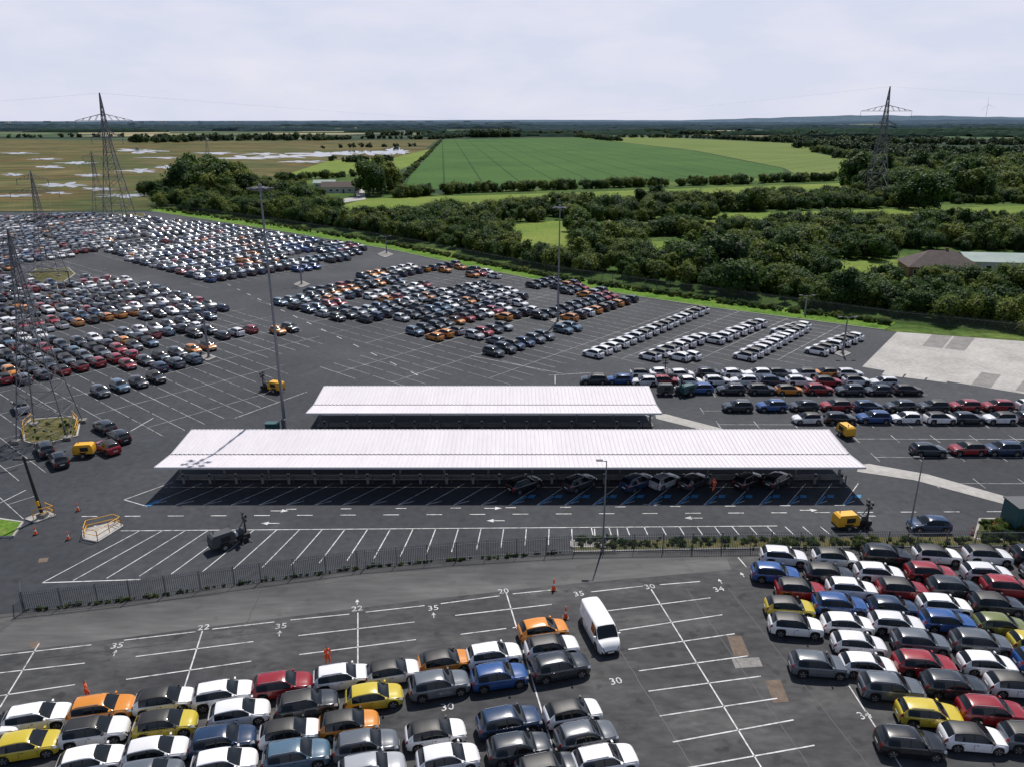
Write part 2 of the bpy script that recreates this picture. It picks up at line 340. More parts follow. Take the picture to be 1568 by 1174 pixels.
for v,u0,u1 in [(604,1040,1420),(629,1075,1590),(650,1100,1590),(672,1310,1620),(700,1340,1640),(740,1430,1640)]:
    ln((u0,v),(u1,v+.5),.1,'paintf')
    y=P(0,v)[1]; x=P(u0,v)[0]; x1=P(u1,v)[0]
    while x<x1: mk.quadline((x,y-1.2),(x,y+1.2),.1,ZM+.003,'paintf'); x+=5.0
for a,c in [((840,575),(905,571)),((850,588),(850,575)),((720,545),(860,572)),((900,600),(1000,640)),((360,640),(470,600)),((200,660),(235,640)),((190,765),(265,738)),((190,765),(225,775)),((0,770),(40,750))]:
    ln(a,c)
for i in range(26):
    p=P(640,575); q=P(215,372); t=i/26
    x0,y0=p[0]+(q[0]-p[0])*t,p[1]+(q[1]-p[1])*t; d=Vector((q[0]-p[0],q[1]-p[1])).normalized()
    mk.quadline((x0,y0),(x0+d.x*2.2,y0+d.y*2.2),.16,ZM+.006,'paint')
def slant(x0,x1,y0,y1,sp,blue=None):
    x=x0
    while x<x1:
        mk.quadline((x,y0),(x+(y1-y0)*.75,y1),.10,ZM,'paint')
        mk.quadline((x,y0),(x+1.6,y0+.9),.10,ZM+.003,'paint')
        if blue and x>blue:
            mk.quadline((x+.35,y0+.1),(x+.35+(y1-y0)*.3,y0+(y1-y0)*.4),.2,ZM+.004,'blue')
            mk.add([(x+1.9,y0+1.6,ZM+.004),(x+2.6,y0+1.6,ZM+.004),(x+2.9,y0+2.3,ZM+.004),(x+2.2,y0+2.3,ZM+.004)],[(0,1,2,3)],'blue')
        x+=sp
slant(-38,36,71.2,76.2,2.9,-3); slant(-25,18,86.8,91.5,2.9)
mk.add([(-38.3,71.0,ZM+.004),(-37.6,71,ZM+.004),(-36.9,72.3,ZM+.004),(-37.5,72.3,ZM+.004)],[(0,1,2,3)],'blue')
mk.obj('parking_markings')

# ------------------------------------------------------------ cars
def spl(k,x):
    n=len(k)
    if x<=k[0][0]: return k[0][1]
    if x>=k[-1][0]: return k[-1][1]
    sl=[(k[i+1][1]-k[i][1])/(k[i+1][0]-k[i][0]) for i in range(n-1)]
    def tg(i):
        if i==0: return sl[0]
        if i==n-1: return sl[-1]
        a,b=sl[i-1],sl[i]
        return 0 if a*b<=0 else 2*a*b/(a+b)
    for i in range(n-1):
        if x<=k[i+1][0]:
            h=k[i+1][0]-k[i][0]; t=(x-k[i][0])/h
            return (2*t**3-3*t*t+1)*k[i][1]+(t**3-2*t*t+t)*h*tg(i)+(-2*t**3+3*t*t)*k[i+1][1]+(t**3-t*t)*h*tg(i+1)
def car_mesh(name,L,W,Hh,style='hatch',roof='cpaint',clad=False):
    b=MB()
    if style=='van':
        zt=[(-.5,.25),(-.497,.5),(-.49,.90),(-.47,.97),(-.3,.995),(.1,1),(.20,.985),(.24,.95),(.37,.60),(.44,.53),(.485,.42),(.5,.26)]; xc,xr,xh,xb=.37,.24,-.478,-.492; belt=.56; side=(.08,.33)
    elif style=='suv':
        zt=[(-.5,.36),(-.496,.55),(-.484,.68),(-.462,.735),(-.40,.925),(-.36,.965),(-.22,.99),(-.08,1),(.01,.985),(.07,.95),(.235,.68),(.30,.665),(.40,.625),(.46,.565),(.488,.47),(.5,.34)]; xc,xr,xh,xb=.235,.07,-.385,-.462; belt=.65; side=(-.40,.19)
    else:
        zt=[(-.5,.36),(-.495,.52),(-.48,.655),(-.455,.72),(-.38,.90),(-.34,.945),(-.22,.985),(-.08,1),(.01,.985),(.07,.945),(.26,.65),(.32,.63),(.40,.595),(.46,.53),(.488,.44),(.5,.32)]; xc,xr,xh,xb=.26,.07,-.365,-.455; belt=.63; side=(-.37,.21)
    wk=[(-.5,.72),(-.487,.83),(-.45,.91),(-.38,.96),(-.2,1),(.2,1),(.36,.965),(.44,.885),(.48,.76),(.5,.58)]
    xw=(-.305*L,.315*L); ra=.37; rw=.325
    xs=set(round(-L/2+L*i/50,4) for i in range(51))
    for k,_ in zt: xs.add(round(k*L,4))
    for c in xw:
        for f in(-1.002,-.998,-.96,-.87,-.7,-.45,-.2,0,.2,.45,.7,.87,.96,.998,1.002): xs.add(round(c+ra*f,4))
    for k in(xc,xr,xh,xb,side[0],side[1],-.082,-.060,.03): xs.add(round(k*L,4))
    xs=sorted(xs); out=[xs[0]]
    for x in xs[1:]:
        if x-out[-1]>.0012: out.append(x)
    xs=out; rings=[]; n=11
    for x in xs:
        t=x/L; w=W/2*spl(wk,t); top=Hh*spl(zt,t)
        bl=belt*Hh-.05*max(0,(t+.1))
        if t>xc-.02: bl=min(bl,top-.045-.3*max(0,t-xc))
        if t<xb+.03: bl=min(bl,top-.05)
        zb=min(bl,top-.03); zs=.21+.07*max(0,(abs(t)-.43)/.07)
        for c in xw:
            d=abs(x-c)
            if d<ra: zs=max(zs,.33+math.sqrt(max(0,ra*ra-d*d)))
        zs=min(zs,zb-.06)
        tc=min(1,max(0,(top-zb)/(Hh*(1-belt))))
        yr=w*(.93-(.10 if style=='van' else .24)*tc)
        cr=.035
        rings.append([(w*.95,zs),(w*.99,zs+.12*(zb-zs)),(w*1.0,zs+.5*(zb-zs)),(w*.985,zs+.84*(zb-zs)),(w*.955,zs+.95*(zb-zs)),(w*.925,zb),
            (yr,zb+(top-zb)*.84),(yr*.95,zb+(top-zb)*.94),(yr*.86,top-.012),(yr*.5,top+cr*.6),(0,top+cr)])
    vs=[]
    for x,r in zip(xs,rings):
        for y,z in r: vs.append((x,-y,z))
        for y,z in r[:-1][::-1]: vs.append((x,y,z))
    m_=2*n-1; fs={}
    for i in range(len(xs)-1):
        t=(xs[i]+xs[i+1])/2/L
        for j in range(m_-1):
            row=j if j<n-1 else m_-2-j
            f=(i*m_+j,(i+1)*m_+j,(i+1)*m_+j+1,i*m_+j+1); k='cpaint'
            nw=min(abs(t*L-c) for c in xw)
            if clad and row<=1 and (row==0 or nw<ra+.02): k='black'
            if row==5:
                if side[0]<t<side[1]: k='glass'
                if style!='van' and -.082<t<-.060: k='black'
            if row>=8:
                if xr<t<xc: k='glass'
                elif xb<t<xh and style!='van': k='glass'
                elif xh<=t<=xr: k=roof
            elif row in(6,7):
                if xh<t<=xr: k=roof
                elif xr<t<xc: k='glass' if row==7 and t>xr+.02 else (roof if roof=='black' else 'cpaint')
                elif xb<t<xh and row==7 and style!='van': k='glass'
            if .42<t<.48 and row in (3,4,5): k='lampw'
            if t>.484 and row in (5,6): k='black'
            if t>.475 and row in (0,1): k='black'
            if t<-.465 and row in(3,4,5,6): k='lampr'
            if t<-.485 and row in(0,1): k='black'
            fs.setdefault(k,[]).append(f)
    o=len(b.v); b.v+=vs
    for k,l in fs.items():
        i=b.mi(k)
        for f in l: b.f.append(tuple(a+o for a in f)); b.m.append(i)
    e=(len(xs)-1)*m_+o
    b.f.append(tuple(range(e,e+m_))); b.m.append(b.mi('black'))
    b.f.append(tuple(range(o,o+m_))[::-1]); b.m.append(b.mi('cpaint'))
    b.box((0,0,.42),(L*.90,W-.52,.40),'black')
    for c in xw:
        for s in(-1,1):
            yo=s*(W/2-.035); yi=s*(W/2-.25)
            b.tube((c,yi,rw),(c,yo-s*.03,rw),rw,rw,'tyre',20,False); b.tube((c,yo-s*.03,rw),(c,yo,rw),rw,rw*.9,'tyre',20)
            vs=[(c,yo+s*.006,rw)]
            for i in range(20):
                a=2*math.pi*i/20; vs.append((c+math.cos(a)*rw*.68,yo+s*.008,rw+math.sin(a)*rw*.68))
            for k,sel in(('rim',(0,1)),('black',(2,3))):
                b.add(vs,[((0,1+i,1+(i+1)%20) if s<0 else (0,1+(i+1)%20,1+i)) for i in range(20) if i%4 in sel],k)
    for s in(-1,1):
        y0=W/2*.93; z0=belt*Hh+.07; x0=(xc-.06)*L
        pr=[(x0-.05,y0),(x0+.08,y0),(x0+.05,y0+.2),(x0-.05,y0+.19)]
        v2=[(x,s*y,z0) for x,y in pr]+[(x*.998,s*(y-.01),z0+.12) for x,y in pr]; fc=[(3,2,1,0),(4,5,6,7),(0,1,5,4),(1,2,6,5),(2,3,7,6),(3,0,4,7)]
        b.add(v2,[f if s>0 else f[::-1] for f in fc],roof)
        for xx in (-.02,-.24): b.box((xx*L,s*W/2*.995,belt*Hh-.14),(.16,.02,.03),'black')
        for xx in (-.07,.2,-.27): b.box((xx*L,s*W/2*.985,.58),(.012,.05,.42),'black')
        if style=='suv': b.tube((-.34*L,s*W/2*.62,Hh*.985),(.0,s*W/2*.62,Hh*.995),.018,.018,'rim',5)
    b.box((L/2+.0,0,.40),(.02,.5,.11),'plate'); b.box((-L/2-.0,0,.60),(.02,.5,.11),'plate')
    b.box((L/2-.035,0,.50),(.05,.8,.05),'rim')
    return b.mesh(name,smooth=True,ang=38)
HB=car_mesh('hatchback',3.95,1.70,1.40); HBk=car_mesh('hatchback_black_roof',3.95,1.70,1.40,roof='black')
CR=car_mesh('crossover',4.12,1.74,1.48,'suv',clad=True); CRk=car_mesh('crossover_black_roof',4.12,1.74,1.48,'suv',roof='black',clad=True)
SV=car_mesh('suv',4.32,1.78,1.56,'suv',clad=True); VN=car_mesh('van',5.1,1.9,1.93,'van')
COL={'w':(.74,.74,.76),'s':(.36,.38,.41),'g':(.10,.115,.135),'k':(.012,.013,.016),'d':(.028,.035,.045),'b':(.018,.075,.25),'n':(.012,.035,.09),'r':(.27,.012,.018),'o':(.58,.21,.02),'y':(.56,.44,.035),'e':(.13,.15,.04),'t':(.07,.13,.19)}
ncar=0
def car(x,y,ang,c,me=None,z=.03):
    global ncar; ncar+=1
    if me is None:
        if c in'woy': me=random.choice([HBk,CRk,HB,CR,CR,HB])
        else: me=random.choice([HB,CR,CR,CRk,SV])
    o=put(me,'parked_car',(x,y,z),ang+U(-.025,.025)); k=COL[c]; j=U(.85,1.12); o.color=(min(.8,k[0]*j),min(.8,k[1]*j),min(.8,k[2]*j),1); return o
def cars(l,ang,dz=.65,j=0):
    for u,v,c in l:
        x,y=P(u,v,dz); car(x+U(-.12,.12),y+U(-.06,.06),math.radians(ang)+(math.pi if R()<j else 0),c)
cars([(833,963,'o'),(846,990,'w'),(858,1020,'d'),(757,1003,'w'),(767,1035,'b'),(681,1012,'o'),(672,1047,'g'),(602,1027,'w'),(572,1065,'y'),(525,1037,'w'),(473,1077,'d'),(433,1048,'r'),(534,1107,'o'),
 (342,1062,'w'),(365,1090,'w'),(253,1070,'w'),(254,1106,'y'),(344,1133,'n'),(446,1120,'w'),(558,1140,'g'),(668,1122,'w'),(157,1085,'o'),(147,1120,'w'),(58,1098,'w'),(40,1140,'y'),(238,1150,'w'),(140,1163,'w'),(455,1155,'t'),(340,1168,'w'),
 (568,1176,'s'),(684,1160,'w'),(793,1145,'d'),(780,1105,'n'),(878,1090,'w'),(900,1127,'g'),(928,1163,'w'),(838,1176,'d'),(-20,1118,'w'),(-55,1150,'b'),(230,1186,'g')],13)
cars([(1200,852,'w'),(1280,852,'w'),(1358,850,'k'),(1435,850,'w'),(1510,850,'w'),(1588,850,'d'),(1188,877,'b'),(1267,878,'d'),(1345,877,'w'),(1425,876,'r'),(1513,877,'w'),(1600,876,'g'),(1224,902,'r'),(1302,901,'w'),(1383,901,'r'),(1463,900,'d'),(1543,899,'r'),
 (1208,928,'y'),(1288,927,'b'),(1367,928,'n'),(1448,927,'w'),(1528,925,'d'),(1216,957,'w'),(1297,955,'w'),(1375,955,'w'),(1450,952,'b'),(1535,955,'e'),(1313,985,'w'),(1410,982,'g'),(1505,985,'g'),(1590,985,'y'),
 (1252,1018,'g'),(1330,1018,'w'),(1415,1018,'r'),(1510,1015,'w'),(1600,1012,'b'),(1365,1052,'g'),(1463,1050,'d'),(1556,1048,'w'),(1421,1092,'y'),(1520,1090,'r'),(1393,1136,'k'),(1490,1128,'w'),(1585,1130,'g')],-7)
x,y=P(918,958,.9); o=put(VN,'white_van',(x,y,.03),math.radians(-76)); o.color=(.76,.76,.77,1)
cars([(803,740,'k'),(887,738,'d'),(975,737,'n'),(1018,735,'s'),(1062,735,'d'),(1147,735,'k'),(1193,733,'d')],38)
cars([(1425,802,'n')],178)
cars([(160,652,'d'),(183,667,'k'),(165,683,'r')],140); cars([(68,686,'d'),(88,702,'k'),(32,622,'s'),(8,578,'r')],130)
cars([(985,572,'w'),(1014,570,'w'),(1045,572,'w'),(1085,570,'d'),(1125,571,'w'),(1160,572,'w'),(1195,571,'g'),(1230,572,'w'),(1263,570,'o'),(1300,572,'w'),
 (910,581,'d'),(950,580,'b'),(988,583,'w'),(1020,583,'r'),(1058,583,'w'),(1098,583,'w'),(1140,583,'w'),(1183,583,'n'),(1224,583,'w'),(1268,584,'r'),(1312,583,'w'),(1352,585,'w'),
 (1070,595,'b'),(1118,596,'d'),(1165,596,'d'),(1208,596,'o'),(1255,596,'r'),(1300,597,'d'),(1345,597,'d'),(1390,597,'k'),
 (1130,622,'d'),(1180,621,'b'),(1230,621,'d'),(1280,621,'r'),(1328,621,'n'),(1377,622,'d'),(1428,622,'d'),(1478,621,'r'),(1528,621,'r'),(1580,621,'w'),
 (1237,640,'w'),(1287,640,'k'),(1338,639,'b'),(1388,639,'w'),(1438,640,'w'),(1484,640,'d'),(1531,640,'w'),(1580,640,'d'),(1423,688,'d'),(1480,687,'r'),(1535,687,'n'),(1590,687,'k')],180,j=.5)
def rowcars(p,q,c='w'):
    a=P(*p,.6); z=P(*q,.6); d=math.hypot(z[0]-a[0],z[1]-a[1]); n=max(1,round(d/2.75))
    for i in range(n+1):
        t=i/n; car(a[0]+(z[0]-a[0])*t,a[1]+(z[1]-a[1])*t,A0+math.pi/2,c)
rowcars((908,541),(1072,474)); rowcars((995,545),(1073,516)); rowcars((1093,520),(1158,495)); rowcars((1140,545),(1222,503)); rowcars((1250,537),(1305,515)); rowcars((1040,546),(1056,544)); rowcars((1196,508),(1226,498))
def block(poly,prob1,prob2,pal,holes=()):
    g=PP(poly); hs=[PP(h) for h in holes]
    for kb in range(-60,15):
        bl=-66.5+10*kb
        for side,pr in((1,prob1),(-1,prob2)):
            cb=bl+side*2.45; seg=None
            for ka in range(-20,140):
                a=ka*2.75+1.37; x,y=AB(a,cb)
                if not inpoly(x,y,g) or any(inpoly(x,y,h) for h in hs): continue
                nz=noise.noise(Vector((ka*.16,kb*1.7+side*.8,len(poly)*1.3)))*.9+.5
                if nz>pr+.12: continue
                if R()<.04: continue
                if seg is None or R()<.78: seg=random.choice(pal)
                car(x+U(-.12,.12),y+U(-.12,.12),A0+math.pi/2+(math.pi if side>0 else 0),seg)
PAL1='wwwwwsssggdkkdtnnbro'; PAL2='wwwwsggdddkkkdnnrrot'; PAL3='wwwssgddkkkktnroood'
block([(-180,345),(0,336),(60,331),(150,330),(215,335),(350,348),(557,380),(552,392),(480,414),(400,422),(320,437),(150,385),(80,400),(0,418),(-180,440)],.78,.68,PAL1)
block([(-200,450),(0,425),(60,432),(120,425),(200,430),(350,470),(360,488),(300,498),(330,515),(440,500),(458,514),(385,535),(300,552),(300,566),(200,598),(130,612),(80,610),(0,585),(-200,630)],.92,.74,PAL2,holes=[[(30,412),(125,410),(130,432),(35,436)]])
block([(402,462),(500,440),(600,415),(690,405),(745,418),(780,430),(750,452),(640,470),(560,502),(480,488)],.48,.36,PAL3)
block([(600,470),(760,430),(860,432),(975,462),(960,475),(880,498),(862,530),(745,550),(685,528),(600,512)],.52,.38,PAL3)
print('cars',ncar)

# ------------------------------------------------------------ canopies
def canopy(name,x0,x1,y0,y1,yg):
    par=D.objects.new(name,None); scene.collection.objects.link(par)
    zf,zg,zb=3.35,3.02,3.5
    b=MB()
    sp=.5; n=int((x1-x0)/sp); xs_=[]
    for i in range(n):
        X=x0+i*sp; xs_+= [(X,0),(X+.30,0),(X+.345,.05),(X+.455,.05)]
    xs_.append((x1,0))
    for ya,za,yb_,zb_ in((y0,zf,yg-.12,zg),(yg+.12,zg,y1,zb)):
        vs=[(x,ya,za+d) for x,d in xs_]+[(x,yb_,zb_+d) for x,d in xs_]; k=len(xs_)
        b.add(vs,[(i,i+1,k+i+1,k+i) for i in range(k-1)],'roof')
    b.obj('roof_sheet',parent=par)
    b=MB()
    b.box(((x0+x1)/2,yg,zg-.08),(x1-x0,.23,.05),'dsteel')
    b.box(((x0+x1)/2,y0-.03,zf-.06),(x1-x0+.1,.05,.22),'white'); b.box(((x0+x1)/2,y1+.03,zb-.06),(x1-x0+.1,.05,.22),'white')
    for X in(x0-.03,x1+.03):
        for ya,za,yb_,zb_ in((y0,zf,yg,zg),(yg,zg,y1,zb)):
            b.add([(X-.02,ya,za-.2),(X-.02,yb_,zb_-.2),(X-.02,yb_,zb_+.06),(X-.02,ya,za+.06),(X+.02,ya,za-.2),(X+.02,yb_,zb_-.2),(X+.02,yb_,zb_+.06),(X+.02,ya,za+.06)],[(0,1,2,3),(7,6,5,4),(3,2,6,7),(0,4,5,1)],'white')
    b.obj('fascia_and_gutter',parent=par)
    b=MB(); nb=round((x1-x0)/4.95)
    for i in range(nb+1):
        X=x0+.6+(x1-x0-1.2)*i/nb
        b.box((X,yg+.4,1.45),(.2,.25,2.85),'steel')
        for ya,za in((y0+.3,zf-.22),(y1-.3,zb-.22)):
            b.tube((X,yg+.4,2.75),(X,ya,za),.11,.07,'steel',6); b.tube((X,yg+.4,1.7),(X,(ya+yg)/2,(za+zg)/2-.22),.05,.05,'steel',6)
        b.box((X,yg+.4,.15),(.5,.5,.3),'concd')
    for yy,zz in((y0+.8,zf-.17),(y0+2.4,zg-.02),(yg+1.6,zg-.02),(y1-2.4,zb-.27),(y1-.8,zb-.17)):
        b.box(((x0+x1)/2,yy,zz-.06),(x1-x0-.2,.07,.12),'steel')
    b.obj('steel_frame',parent=par)
    b=MB(); X=x0+1.5
    while X<x1-1:
        b.box((X,yg-1.1,.62),(.28,.2,1.25),'steel'); b.box((X,yg-1.215,1.0),(.2,.02,.3),'black'); b.box((X+.5,yg-1.1,.5),(.1,.1,1.0),'dsteel')
        X+=2.9
    b.box(((x0+x1)/2,yg-.1,.55),(x1-x0-1,.06,.14),'steel'); b.box(((x0+x1)/2,yg+.4,.09),(x1-x0-.4,1.2,.14),'concd')
    b.obj('charging_posts',parent=par)
canopy('parking_canopy',-37.7,37.3,73.3,83.3,77.3)
canopy('parking_canopy',-25.7,18.7,89.0,98.8,92.8)

# ------------------------------------------------------------ fences
def fence(name,pts,h,sp,k,post=2.75,pw=.07,ps=.06):
    b=MB()
    for i in range(len(pts)-1):
        p,q=Vector(pts[i]),Vector(pts[i+1]); d=(q-p); L=d.length; d/=L; a=math.atan2(d.y,d.x)
        c=(p+q)/2
        for z in(h*.15,h*.85): b.box((c.x,c.y,z),(L,.04,.045),k,a)
        t=0
        while t<L:
            x,y=p+d*t; nx,ny=-d.y*.04,d.x*.04; dx,dy=d.x*pw/2,d.y*pw/2
            b.add([(x-dx-nx,y-dy-ny,.05),(x+dx-nx,y+dy-ny,.05),(x+dx-nx,y+dy-ny,h-.08),(x-nx,y-ny,h+.06),(x-dx-nx,y-dy-ny,h-.08)],[(0,1,2,3,4)],k); t+=sp
        t=0
        while t<L: x,y=p+d*t; b.box((x+d.y*-.1,y+d.x*.1,h/2),(ps,ps,h),k,a); t+=post
    return b.obj(name)
fence('palisade_fence',PP(fl),1.9,.16,'fence',2.75,.045)
fence('palisade_fence',PP([(38,936),(36,915)]),1.9,.16,'fence',2.75,.045)
fence('boundary_fence',PP([(228,322),(240,318),(420,343),(600,371),(720,395),(860,422),(1100,456),(1372,493),(1568,514),(1800,545)]),2.4,.2,'ffence',3,.055)

# ------------------------------------------------------------ lamps
def lamp(base,topv,kind):
    x,y=P(*base); h=top_z((x,y),topv); b=MB()
    r=.10 if kind=='short' else .22
    b.tube((0,0,0),(0,0,h),r,r*.45,'pole',12); b.box((0,0,.12),(.6,.6,.2),'concd')
    if kind=='short':
        b.tube((0,0,h-.1),(-.5,0,h+.02),.04,.04,'pole',6)
        b.box((-.65,0,h+.03),(.6,.28,.09),'dsteel'); b.box((-.65,0,h-.025),(.5,.2,.02),'lampw'); b.box((.12,0,1),(.16,.25,.5),'pole')
    elif kind=='mast':
        n=6; rr=1.0
        for i in range(n):
            a=2*math.pi*i/n+.3; c=(math.cos(a)*rr,math.sin(a)*rr,h-.2)
            b.tube((0,0,h-.25),c,.05,.05,'pole',6); b.box((c[0]*1.2,c[1]*1.2,h-.32),(.65,.5,.16),'dsteel',a); b.box((c[0]*1.2,c[1]*1.2,h-.415),(.5,.4,.03),'lampw',a)
            a2=2*math.pi*(i+1)/n+.3; b.tube(c,(math.cos(a2)*rr,math.sin(a2)*rr,h-.2),.04,.04,'pole',6)
        b.tube((0,0,h-.6),(0,0,h+.2),.3,.2,'pole',10)
        b.box((.0,-.35,1.1),(.5,.4,1.4),'pole')
    else:
        for s in(-1,1):
            b.tube((0,0,h-.1),(s*1.0,0,h+.05),.05,.05,'pole',6); b.box((s*1.3,0,h+.05),(.7,.4,.14),'dsteel'); b.box((s*1.3,0,h-.035),(.55,.3,.02),'lampw')
    return b.obj('street_lamp' if kind!='mast' else 'floodlight_mast',(x,y,.02),smooth=True)
lamp((437,660),285,'mast'); lamp((854,492),316,'mast')
lamp((923,838),705,'short'); lamp((1390,825),700,'short'); lamp((1290,542),486,'twin'); lamp((1232,483),453,'twin'); lamp((462,436),388,'twin'); lamp((320,548),470,'twin'); lamp((592,388),362,'twin')
lamp((190,345),300,'twin')
x,y=P(432,664); b=MB(); b.box((0,0,.85),(1.6,.9,1.6),'teal'); b.box((0,0,1.68),(1.7,1.0,.06),'teal'); b.box((0,0,.04),(1.9,1.2,.08),'concd'); b.box((0,-.455,.85),(.03,.02,1.4),'black'); b.obj('electrical_cabinet',(x-1.0,y-.4,.02))
x,y=P(1556,812); b=MB(); b.box((0,0,1.3),(3.0,2.4,2.5),'teal'); b.box((0,0,2.6),(3.2,2.6,.12),'dsteel'); b.box((0,0,.05),(3.4,2.8,.1),'concd'); b.box((-.5,-1.21,1.2),(.9,.03,2.0),'dsteel'); b.obj('substation_kiosk',(x+.9,y+.6,.13))

# ------------------------------------------------------------ pylons
def pylon(base,topv,small,ang=0,name='electricity_pylon'):
    x,y=P(*base); h=top_z((x,y),topv); b=MB(); k='psteel'
    w0=h*(.10 if not small else .115); ts=[0,.12,.24,.35,.45,.54,.62,.69,.75,.81,.87,.93,1.0]
    def wd(t): return w0*(1-t/.6*.74) if t<.6 else w0*.26*(1-(t-.6)/.4*.93)
    th=h*(.0024 if not small else .0017)+.015
    cs=[(-1,-1),(1,-1),(1,1),(-1,1)]
    lv=[[(cx*wd(t),cy*wd(t),t*h) for cx,cy in cs] for t in ts]
    for i in range(len(ts)-1):
        for j in range(4):
            a,c=lv[i],lv[i+1]; j2=(j+1)%4
            b.tube(a[j],c[j],th*1.4,th*1.3,k,4,False); b.tube(a[j],c[j2],th*.7,th*.7,k,4,False); b.tube(a[j2],c[j],th*.7,th*.7,k,4,False); b.tube(c[j],c[j2],th*.8,th*.8,k,4,False)
    att=[]
    arms=[(.79,.21),(.66,.10)] if not small else [(.80,.2),(.92,.13)]
    for t,l in arms:
        w=wd(t); z=t*h
        for s in(-1,1):
            tip=(s*(w+l*h),0,z)
            for cy in(-1,1):
                b.tube((s*w,cy*w,z),tip,th,th*.8,k,4,False); b.tube((s*wd(t+.05),cy*wd(t+.05),z+.05*h),tip,th*.9,th*.7,k,4,False)
                for f in(.25,.5,.75):
                    p1=Vector((s*w,cy*w,z)).lerp(Vector(tip),f); p2=Vector((s*wd(t+.05),cy*wd(t+.05),z+.05*h)).lerp(Vector(tip),f-.12); b.tube(p1,p2,th*.6,th*.6,k,4,False)
            b.tube(tip,(tip[0],0,z-.055*h),.07,.07,'dsteel',6); att.append((tip[0],0,z-.055*h))
    for c in cs: b.box((c[0]*w0,c[1]*w0,.2),(.9,.9,.4),'concd')
    o=b.obj(name,(x,y,.05),ang); ca,sa=math.cos(ang),math.sin(ang)
    return [(x+a[0]*ca-a[1]*sa,y+a[0]*sa+a[1]*ca,a[2]+.05) for a in att]+[(x,y,h)]
A1=pylon((184,336),143,False,.1); A2=pylon((1337,306),133,False,-.1)
S1=pylon((78,662),352,True,.2); S2=pylon((78,421),262,True,.2); S3=pylon((156,330),232,True,.2)
S4=pylon((320,250),206,True,.2)
b=MB()
def wire(p,q,sag,r=.02):
    p=Vector(p);q=Vector(q); n=24; pr=p
    for i in range(1,n+1):
        t=i/n; c=p.lerp(q,t); c.z-=sag*4*t*(1-t); b.tube(pr,c,r,r,'psteel',3,False); pr=c
for i in range(len(S1)):
    wire(S1[i],S2[i],2.5,.012); wire(S2[i],S3[i],2.5,.015); wire(S3[i],S4[i],5,.02)
    e=S1[i]; wire(e,(e[0]+22,-30,e[2]-2),2.,.010)
for i in range(len(A1)):
    a=A1[i]; wire(a,(a[0]-330,a[1]-60,a[2]),8,.018); wire(a,(a[0]+500,a[1]+1900,a[2]),14,.02)
for i in range(len(A2)):
    a=A2[i]; wire(a,(a[0]+330,a[1]-120,a[2]),8,.018); wire(a,(a[0]-300,a[1]+1300,a[2]),12,.02)
b.obj('power_lines')
x,y=P(66,792); h=top_z((x,y),700); b=MB(); b.tube((0,0,0),(-.6,0,h),.17,.12,'black',10); b.box((-.6,0,h-.3),(2.2,.12,.14),'black')
for s in(-1,0,1): b.tube((-.6+s*.95,0,h-.2),(-.6+s*.95,0,h+.12),.05,.04,'steel',6)
b.box((0,0,.2),(.8,.8,.4),'concd'); b.box((-.15,-.18,1.6),(.35,.15,.5),'yellow'); b.obj('utility_pole',(x,y,.1),smooth=True)

# ------------------------------------------------------------ guard rail, cones, machines
def rail(poly,name):
    p=PP(poly); b=MB()
    for i in range(len(p)-1):
        a,c=Vector(p[i]),Vector(p[i+1]); L=(c-a).length; n=max(1,int(L/1.3))
        for j in range(n+1):
            q=a.lerp(c,j/n); b.tube((q.x,q.y,.1),(q.x,q.y,1.15),.04,.04,'yellow',8)
        for z in(.6,1.12): b.tube((a.x,a.y,z),(c.x,c.y,z),.035,.035,'yellow',8)
    b.obj(name,smooth=True)
rail([(130,824),(150,828),(186,806),(176,802),(134,812),(130,824)],'yellow_guard_rail')
rail([(52,797),(84,789),(72,784)],'yellow_guard_rail')
rail([(36,672),(38,655),(50,645)],'yellow_guard_rail'); rail([(112,640),(121,650),(117,666)],'yellow_guard_rail')
def cone(u,v,s=1):
    x,y=P(u,v); b=MB(); b.box((0,0,.03),(.45*s,.45*s,.06),'black'); b.tube((0,0,.06),(0,0,.4*s),.17*s,.11*s,'orange',14); b.tube((0,0,.4*s),(0,0,.6*s),.11*s,.075*s,'plate',14); b.tube((0,0,.6*s),(0,0,.95*s),.075*s,.03*s,'orange',14)
    b.obj('traffic_cone',(x,y,.03),smooth=True)
for u,v,s in [(848,903,1.15),(866,946,1.15),(105,826,.9),(55,818,.9),(120,782,.9),(1520,812,1),(1488,818,1)]: cone(u,v,s)
